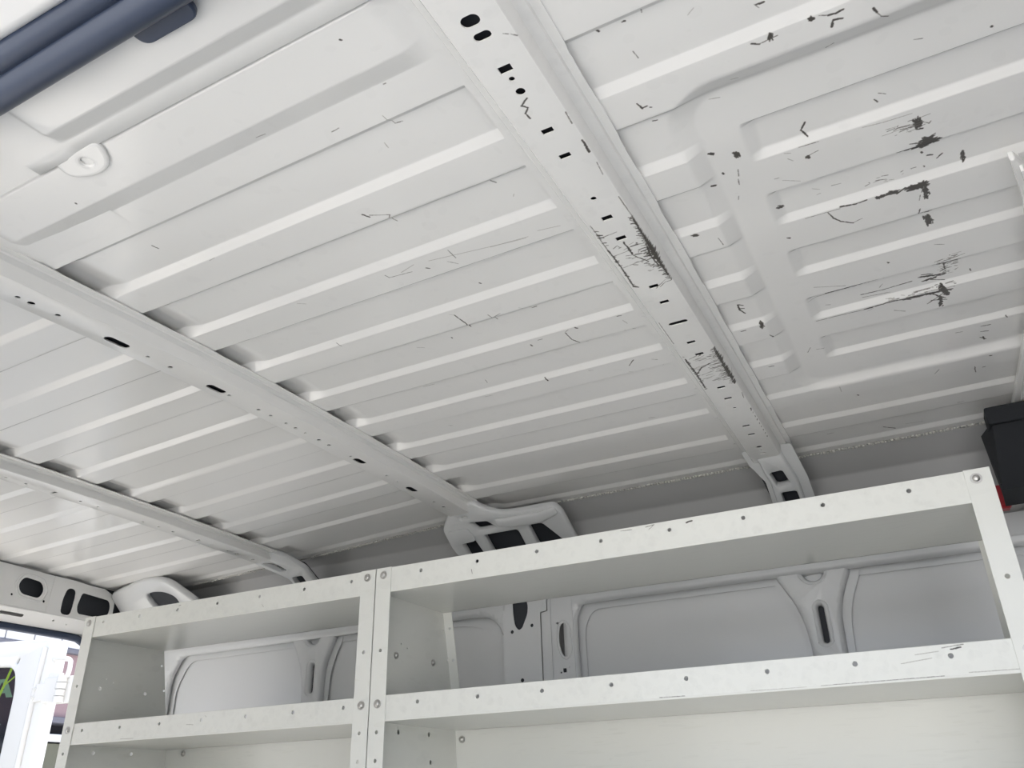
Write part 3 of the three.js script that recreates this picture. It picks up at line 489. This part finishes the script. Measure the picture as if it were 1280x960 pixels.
// ------------------------------------------------------------------ near side wall with the open sliding door, front bulkhead, floor
const wallRight = setting('wall_right');
for (const [a, b] of [[-2.31, -0.86], [0.62, 1.34]]) obj('side_panel', box(a, b, -1.3, 0.70, -0.20, -0.17), M.white, wallRight);
const wallFront = setting('wall_front');
obj('bulkhead', box(1.27, 1.30, -1.3, 0.72, -1.98, -0.17), M.partition, wallFront);
obj('floor', box(-2.31, 1.30, -1.32, -1.26, -1.98, -0.17), M.floor, scene, 'structure');

// header rail over the sliding door, with its weather strip
const header = setting('trim_1');
{
  const rows = [-0.387, -0.3855, -0.3845, -0.366, -0.362, -0.345, -0.341, -0.326, -0.312, -0.300, -0.294, -0.290];
  const drop = (z) => (z < -0.3848 ? -0.003 : z < -0.363 ? -0.0095 : z < -0.343 ? lerp(-0.0095, -0.0195, (z + 0.363) / 0.02) : lerp(-0.0195, -0.0165, (z + 0.343) / 0.053));
  obj('header_rail', grid([-0.768, -0.766, -0.712, -0.704, -0.696, ...span(-0.66, 0.66, 22)], rows, (x, z) => {
    const a = sstep(-0.712, -0.696, x), flat = z < -0.3848 ? -0.003 : -0.0095;
    return [x, roofLow(x, z) + lerp(flat, drop(z), a), z];
  }), M.white, header);
  // drain boss beside the rail
  const b = roundPoly([[-0.737, 0.383], [-0.742, 0.402, 0.012], [-0.715, 0.413, 0.014], [-0.690, 0.407, 0.012], [-0.678, 0.384]], 0.006); b.holes.push(circle(-0.709, 0.397, 0.0115));
  const y = roofLow(-0.71, -0.397);
  const up = (g) => g.rotateX(-Math.PI / 2).translate(0, y - 0.0085, 0);
  obj('drain_boss', [up(plate(b, 0.008, { t: 0.002, s: 0.005, n: 3 }, 16)), up(plate(circle(-0.709, 0.397, 0.0125, THREE.Shape), 0.001, null, 16).translate(0, 0, 0.005)), up(new THREE.TorusGeometry(0.0095, 0.0012, 6, 24).translate(-0.709, 0.397, 0.005))], M.white, header);
  // pillar head next to the rail
  obj('pillar_head', grid([-1.06, -1.0, -0.93, -0.85, -0.80, -0.7685], [-0.50, -0.44, -0.40, -0.36, -0.32, -0.28, -0.24, -0.20], (x, z) => [x, roofLow(x, z) - 0.0005 - 0.004 * sstep(-0.46, -0.39, z) - 0.006 * sstep(0.80, 0.95, -x) * sstep(-0.48, -0.38, z), z]), M.white, header);
  obj('roof_gutter', [box(-1.1, 0.7, 0.592, 0.712, -0.2445, -0.19, 0.012), box(-1.1, 0.7, 0.625, 0.71, -0.20, -0.165, 0.004)], M.outside, header);
  const seal = setting('trim_2');
  const along = (y, z, r) => tube([[-1.1, y + roofLow(-1.1, z) - 0.66, z], [-0.75, y + roofLow(-0.75, z) - 0.66, z], [-0.3, y + roofLow(-0.3, z) - 0.66, z], [0.7, y + roofLow(0.7, z) - 0.66, z]], r, 40, false, 16);
  obj('weather_strip', [along(0.630, -0.2785, 0.0175)], M.rubber, seal);
  obj('door_track', [along(0.632, -0.2545, 0.0135)], M.rubber, seal);
  const tab = roundPoly([[-0.517, 0.29], [-0.517, 0.312, 0.012], [-0.452, 0.3115, 0.012], [-0.452, 0.29]], 0.004);
  obj('strip_tab', plate(tab, 0.004, { t: 0.002, s: 0.002, n: 2 }, 10).rotateX(-Math.PI / 2).translate(0, roofLow(-0.48, -0.30) - 0.0245, 0), M.rubber, seal);
}

// ------------------------------------------------------------------ two steel shelving units along the wall
const ZF = -1.3, backZ = (y) => (y > 0.14 ? -1.532 - 0.24 * (0.375 - y) : -1.5885 - 0.08 * (0.14 - y));
const TRAYS = [[0.3665, 0.413], [0.1355, 0.1785], [-0.16, -0.116], [-0.46, -0.416], [-0.80, -0.756]];
function boltGeo(x, y, z, r = 0.0052) {
  const w = new THREE.CylinderGeometry(r * 1.5, r * 1.5, 0.0012, 18).rotateX(Math.PI / 2).translate(x, y, z + 0.0006);
  const head = new THREE.LatheGeometry([[0, 0.0042], [r * 0.45, 0.004], [r * 0.85, 0.0028], [r, 0.0012], [r, 0.0005]].map(([a, b]) => new THREE.Vector2(a, b)), 16).rotateX(Math.PI / 2).translate(x, y, z + 0.0008);
  return [w, head];
}
const smudge = canvasMap(512, 512, (g) => {
  for (let i = 0; i < 160; i++) { g.fillStyle = 'rgba(120,118,105,' + rr(0.008, 0.03).toFixed(3) + ')'; g.beginPath(); g.ellipse(rr(0, 512), rr(0, 512), rr(2, 26), rr(1, 8), rr(-0.3, 0.3), 0, 7); g.fill(); }
});
smudge.wrapS = smudge.wrapT = THREE.RepeatWrapping; smudge.repeat.set(1.7, 1.7);
M.shelf.map = smudge;
// the lip of a tray, with its own scuffs
function lipMaterial(x0, x1, y0, y1, marks) {
  const sc = scratcher(x0, x1, y0, y1, 1400); marks.forEach((m) => sc.mark(...m));
  const m = M.shelf.clone(); m.map = sc.map(); return [m, sc.uv];
}
function shelfUnit(label, x0, x1, spec) {
  const t = thing('shelf_unit', label, 'shelf', [(x0 + x1) / 2, -1.26, (ZF - 1.6) / 2]);
  const upW = 0.0345, sheet = 0.0016;
  TRAYS.forEach(([y0, y1], i) => {
    const zb = backZ(y0) + 0.002, a = x0 + upW - 0.002, b = x1 - upW + 0.002;
    const tray = part(t, 'tray', [box(x0 + 0.004, x1 - 0.004, y0, y0 + sheet, zb, ZF - 0.0012), box(x0 + 0.004, x1 - 0.004, y0, y0 + 0.022, zb, zb + sheet)], M.shelf);
    const s = poly([[x0 + (i ? upW - 0.006 : 0.012), y0], [x1 - (i ? upW - 0.006 : 0.012), y0], [x1 - (i ? upW - 0.006 : 0.012), y1], [x0 + (i ? upW - 0.006 : 0.012), y1]]);
    const step = spec.step, hy = y1 - 0.0155;
    for (let k = 0; k < spec.n; k++) s.holes.push(circle(spec.first + step * k, hy, 0.0033));
    const g = plate(s, sheet, { t: 0.0005, s: 0.0005, n: 1, o: -0.0005 }, 12).translate(0, 0, ZF - 0.003);
    let mat = M.shelf;
    if (spec.marks[i]) { const [m, uv] = lipMaterial(x0, x1, y0 - 0.002, y1 + 0.002, spec.marks[i]); mat = m; const p = g.attributes.position, u = g.attributes.uv; for (let q = 0; q < p.count; q++) u.setXY(q, ...uv(p.getX(q), p.getY(q))); }
    const l = obj('front_lip', g.translate(-t.position.x, -t.position.y, -t.position.z), mat, tray);
    // rolled lower edge of the lip
    obj('lip_roll', box(x0 + upW - 0.006, x1 - upW + 0.006, y0 - 0.0012, y0 + 0.0022, ZF - 0.006, ZF - 0.0006, 0.001).translate(-t.position.x, -t.position.y, -t.position.z), M.shelf, tray);
  });
  // front posts: an angle each
  for (const [px, s] of [[x0, 1], [x1, -1]]) {
    const c = px + s * upW / 2, f = poly([[px, -1.26], [px + s * upW, -1.26], [px + s * upW, 0.4135], [px, 0.4135]]);
    for (const y of [0.258, 0.117, 0.07, 0.02, -0.03, -0.08, -0.21, -0.26, -0.31]) f.holes.push(circle(c + s * 0.0005, y, 0.0032));
    part(t, 'post', [plate(f, sheet, { t: 0.0005, s: 0.0005, n: 1, o: -0.0005 }, 12).translate(0, 0, ZF - 0.0005), box(px, px + s * sheet, -1.26, 0.413, ZF - 0.034, ZF)], M.shelf);
  }
  for (const [px, s, flange] of [[x0, 1, spec.flange[0]], [x1, -1, spec.flange[1]]]) {
    const ys = [-1.25, -0.6, 0.14, 0.388], f = poly([[-ZF, -1.25], ...[...ys].map((y) => [-backZ(y), y]), [-ZF, 0.40]]);
    for (const [z, y, r] of [[-1.367, 0.26, 0.004], [-1.497, 0.26, 0.004], [-1.534, 0.33, 0.003], [-1.553, 0.272, 0.003], [-1.38, 0.282, 0.0016], [-1.401, 0.276, 0.0016], [-1.382, 0.122, 0.0042], [-1.487, 0.123, 0.004], [-1.495, 0.073, 0.004]]) f.holes.push(circle(-z, y, r));
    const side = part(t, 'side_panel', plate(f, sheet, null, 12).rotateY(Math.PI / 2).translate(px + (s > 0 ? 0.0065 : -0.0081), 0, 0), M.shelf);
    if (flange) {                                    // turned-in edge at the back, leaning with the panel
      const fs = poly([[0, 0.139], [s * 0.0215, 0.139], [s * 0.0215, 0.389], [0, 0.389]]);
      for (const y of [0.334, 0.271]) fs.holes.push(circle(s * 0.013, y, 0.003));
      const slope = new THREE.Matrix4().set(1, 0, 0, px + s * 0.0075, 0, 1, 0, 0, 0, 0.24, 1, backZ(0.375) - 0.24 * 0.375, 0, 0, 0, 1);
      const g2 = plate(fs, sheet, null, 12).applyMatrix4(slope);
      obj('rear_flange', g2.translate(-t.position.x, -t.position.y, -t.position.z), M.shelf, side);
    }
  }
  part(t, 'back_panel', grid([x0 + 0.008, x1 - 0.008], [-1.24, 0.0, 0.1365], (x, y) => [x, y, backZ(Math.min(y, 0.1365)) + 0.0005]), M.shelf);
  for (const [x, y] of spec.bolts) part(t, 'bolt', boltGeo(x, y, ZF + 0.0015), M.bolt);
  for (const [z, y] of spec.sideBolts) part(t, 'bolt', boltGeo(0, 0, 0, 0.0048).map((g) => g.rotateY(Math.PI / 2).translate(x0 + 0.0082, y, z)), M.bolt);
  for (const [x, y] of spec.backBolts) part(t, 'bolt', boltGeo(x, y, backZ(y) + 0.001, 0.0048), M.bolt);
  return t;
}
shelfUnit('wide grey-white steel shelf unit with scuffed middle lip, under the nearest roof beam', -0.968, 0.104, {
  first: -0.866, step: 0.1228, n: 8, flange: [true, true],
  bolts: [[-0.9505, 0.399], [0.0835, 0.399], [-0.9505, 0.1645], [0.087, 0.163]], sideBolts: [[-1.364, 0.258], [-1.496, 0.260]], backBolts: [[-0.945, 0.118]],
  marks: [[[1.5, -0.755, 0.384, -0.753, 0.376], [1.2, -0.46, 0.409, -0.44, 0.4085], [1.4, -0.415, 0.4085, -0.40, 0.4105], [1.2, -0.41, 0.404, -0.402, 0.409], [3, -0.345, 0.405, -0.335, 0.4065]],
    [[1.5, -0.015, 0.174, 0.012, 0.176], [2.2, -0.005, 0.171, 0.008, 0.173], [0.8, -0.07, 0.158, -0.03, 0.162], [0.8, -0.05, 0.168, -0.02, 0.170], [1, -0.28, 0.1378, -0.20, 0.1372], [1.2, -0.18, 0.1375, -0.02, 0.138], [1.2, -0.42, 0.1385, -0.38, 0.138], [1, 0.01, 0.140, 0.07, 0.1395]]],
});
shelfUnit('narrower grey-white steel shelf unit, beside the open rear door', -1.8115, -0.9705, {
  first: -1.749, step: 0.1198, n: 7, flange: [false, false],
  bolts: [[-1.7955, 0.399], [-0.989, 0.399], [-1.7935, 0.1655], [-0.987, 0.164]], sideBolts: [], backBolts: [[-1.742, 0.125]],
  marks: [[[1.2, -1.507, 0.406, -1.50, 0.407], [1, -1.26, 0.38, -1.255, 0.374]], [[1, -1.43, 0.157, -1.41, 0.1555], [1, -1.38, 0.171, -1.376, 0.168], [1, -1.62, 0.139, -1.58, 0.1385]]],
});

// ------------------------------------------------------------------ things at the front end, above the shelf's right corner
{
  const t = thing('plastic_box', 'black plastic box with projecting lid, high on the wall right of the shelf', 'box', [0.25, 0.46, -1.655]);
  const hull = (pts) => new ConvexGeometry(pts.map((p) => new THREE.Vector3(...p)));
  part(t, 'body', hull([[0.153, 0.590, -1.600], [0.138, 0.466, -1.600], [0.1375, 0.602, -1.700], [0.1445, 0.466, -1.700], [0.38, 0.590, -1.600], [0.38, 0.466, -1.600], [0.38, 0.602, -1.700], [0.38, 0.466, -1.700]]), M.blackPlastic);
  part(t, 'lid', box(0.1455, 0.385, 0.583, 0.6165, -1.640, -1.592, 0.004), M.blackPlastic);
  part(t, 'base_rim', hull([[0.1365, 0.474, -1.597], [0.1365, 0.463, -1.597], [0.1435, 0.472, -1.704], [0.1435, 0.463, -1.704], [0.385, 0.474, -1.597], [0.385, 0.463, -1.597], [0.385, 0.472, -1.704], [0.385, 0.463, -1.704]]), M.blackPlastic);
  const r = thing('red_block', 'small red plastic block tucked under the black box', 'block', [0.142, 0.465, -1.725]);
  part(r, 'block_body', box(0.126, 0.1555, 0.4665, 0.508, -1.742, -1.712, 0.005), M.red);
  part(r, 'block_foot', box(0.130, 0.1515, 0.4630, 0.468, -1.738, -1.716, 0.002), M.red);
  // white formed strip of the partition hoop, hugging the roof
  const s = roundPoly([[0.181, 0.896, 0.002], [0.198, 0.99], [0.212, 1.15, 0.05], [0.214, 1.30, 0.05], [0.209, 1.40], [0.1955, 1.722, 0.004], [0.245, 1.722, 0.004], [0.250, 1.30, 0.05], [0.236, 1.05, 0.05], [0.205, 0.93], [0.1865, 0.896, 0.002]], 0.02);
  const w = thing('partition_strip', 'curved white strip on the roof above the black box', 'trim strip', [0.22, 0.62, -1.3]);
  const g = plate(s, 0.008, { t: 0.003, s: 0.0025, n: 2, o: -0.0025 }, 12).rotateX(-Math.PI / 2).translate(0, 0.634, 0);
  part(w, 'strip', g, M.white);
  part(w, 'strip_flange', plate(roundPoly([[0.190, 0.91], [0.205, 0.99], [0.219, 1.15, 0.05], [0.221, 1.30, 0.05], [0.216, 1.40], [0.206, 1.70], [0.212, 1.70], [0.226, 1.30, 0.05], [0.222, 1.15, 0.05], [0.21, 0.99], [0.194, 0.91]], 0.01), 0.026, null, 10).rotateX(-Math.PI / 2).translate(0, 0.622, 0), M.white);
}

// ------------------------------------------------------------------ rear door, swung open, with window and hinge
const door = setting('door_1');
const doorPaint = paint({ color: new THREE.Color(0.68, 0.68, 0.675) });
door.position.set(-2.617, 0, -1.8); door.rotation.y = 0.14;
{
  const s = roundPoly([[-0.86, -1.15, 0.05], [0.004, -1.15, 0.01], [0.004, 0.500, 0.012], [-0.012, 0.512, 0.012], [-0.03, 0.518, 0.02], [-0.86, 0.545, 0.05]], 0.02);
  const win = [[-0.78, -0.12], [-0.118, -0.12], [-0.139, 0.10], [-0.143, 0.36, 0.05], [-0.165, 0.438, 0.05], [-0.30, 0.445, 0.05], [-0.78, 0.455]];
  s.holes.push(roundPoly(win, 0.04, THREE.Path), capsule(-0.158, 0.456, 0.018, 0.0045, 1.2));
  obj('door_panel', crease(plate(s, 0.03, { t: 0.008, s: 0.008, n: 3, o: -0.008 }, 8).translate(0, 0, -0.03), 0.7), doorPaint, door);
  // raised frame flange beside the window
  obj('door_flange', tube([[-0.045, 0.49, 0.010], [-0.050, 0.30, 0.010], [-0.050, 0.0, 0.010], [-0.05, -0.6, 0.010]], 0.010, 40, false, 10), doorPaint, door);
  const glassMap = canvasMap(1024, 1024, (g, w, h) => {   // lettering as it shows in the dark pane
    g.fillStyle = '#10141c'; g.fillRect(0, 0, w, h);
    g.fillStyle = '#4d6a55'; g.font = 'bold 138px sans-serif';
    const wideText = (c, x, y, k) => { g.save(); g.translate(x, y); g.scale(k, 1); g.fillText(c, 0, 0); g.restore(); };
    wideText('3', 625, 214, 1.9); wideText('A', 768, 214, 1.95);
    g.strokeStyle = '#6d8a26'; g.lineWidth = 17; g.lineCap = 'round'; g.beginPath(); g.moveTo(894, 62); g.lineTo(840, 262); g.stroke();
    g.lineWidth = 9; g.beginPath(); g.moveTo(872, 150); g.lineTo(925, 108); g.stroke();
    g.strokeStyle = '#52645f'; g.lineWidth = 7; g.beginPath(); g.ellipse(728, 405, 44, 52, 0, 0, 7); g.stroke();
    g.beginPath(); g.moveTo(824, 545); g.lineTo(846, 358); g.lineTo(906, 350); g.stroke();
    g.fillStyle = '#48664f'; wideText('4', 668, 590, 1.2);
  });
  const glass = obj('window_glass', new THREE.PlaneGeometry(0.70, 0.62).translate(-0.46, 0.165, 0), new THREE.MeshPhysicalMaterial({ map: glassMap, roughness: 0.12, clearcoat: 0.6, clearcoatRoughness: 0.05 }), door);
  glass.position.z = -0.012;
  // hinge: leaf with two screws on the door, knuckle block and check strap
  const h = new THREE.Group(); h.name = 'hinge'; door.add(h);
  obj('hinge_leaf', plate(roundPoly([[-0.066, 0.318], [-0.010, 0.326], [-0.010, 0.374], [-0.062, 0.374]], 0.004), 0.006, { t: 0.002, s: 0.002, n: 2 }, 6).translate(0, 0, 0.008), doorPaint, h);
  for (const y of [0.3345, 0.3605]) obj('screw', [new THREE.CylinderGeometry(0.0075, 0.0085, 0.004, 18).rotateX(Math.PI / 2).translate(-0.047, y, 0.018), new THREE.TorusGeometry(0.0042, 0.0012, 6, 16).translate(-0.047, y, 0.0205)], doorPaint, h);
  obj('knuckle', [0.322, 0.343, 0.364, 0.385].map((y, i) => new THREE.CylinderGeometry(0.017 - 0.001 * (i % 2), 0.017 - 0.001 * (i % 2), 0.019, 20).translate(0.058, y, 0.012)).concat([box(-0.012, 0.06, 0.316, 0.392, 0.004, 0.016, 0.003), box(0.03, 0.118, 0.312, 0.395, -0.012, 0.004, 0.003)]), doorPaint, h);
  obj('check_strap', tube([[-0.004, 0.452, 0.006], [0.035, 0.450, 0.008], [0.062, 0.446, 0.008], [0.072, 0.438, 0.008], [0.074, 0.415, 0.008], [0.070, 0.390, 0.008]], 0.0075, 50, false, 10), doorPaint, h);
  obj('strap_anchor', box(-0.004, 0.05, 0.385, 0.405, 0.0, 0.012, 0.003), doorPaint, h);
}

// ------------------------------------------------------------------ outside: paving and the low building behind the van
obj('ground', box(-40, 40, -2.0, -1.9, -40, 40), new THREE.MeshStandardMaterial({ color: new THREE.Color(0.60, 0.59, 0.565), roughness: 0.9 }), scene, 'structure');
{
  const t = thing('building', 'low pink building with white fascia and a shutter, outside the rear door', 'building', [-6.5, -1.9, -4.2]);
  const mk = (r, g, b) => new THREE.MeshStandardMaterial({ color: new THREE.Color(r, g, b), roughness: 0.8 });
  const pink = mk(0.27, 0.19, 0.205), grey = mk(0.14, 0.14, 0.17), white = mk(0.6, 0.6, 0.63), shut = mk(0.115, 0.115, 0.085), dk = mk(0.03, 0.03, 0.04);
  part(t, 'wall', box(-7.2, -6.04, 0.64, 1.10, -9, 3), pink);
  part(t, 'wall_core', box(-7.2, -6.25, -1.9, 1.5, -9, 3), dk);
  for (let z = -8.8; z < 2.8; z += 0.222) part(t, 'fascia_board', box(-6.06, -6.0, 1.128, 1.5, z, z + 0.212, 0.004), white);
  part(t, 'roof', box(-7.3, -5.95, 1.5, 1.56, -9.1, 3.1), grey);
  part(t, 'gutter', box(-6.1, -5.985, 1.088, 1.126, -9, 3, 0.01), grey);
  part(t, 'lintel', box(-6.2, -6.0, 0.598, 0.64, -9, 3, 0.006), grey);
  part(t, 'shutter_head', box(-6.2, -6.02, 0.472, 0.524, -9, 3, 0.006), white);
  for (let k = 0; k < 5; k++) part(t, 'shutter_slat', box(-6.12, -6.04 - 0.002 * (k % 2), 0.468 - 0.46 * (k + 1), 0.462 - 0.46 * k, -9, 3, 0.006), shut);
}
renderer.render(scene, camera);
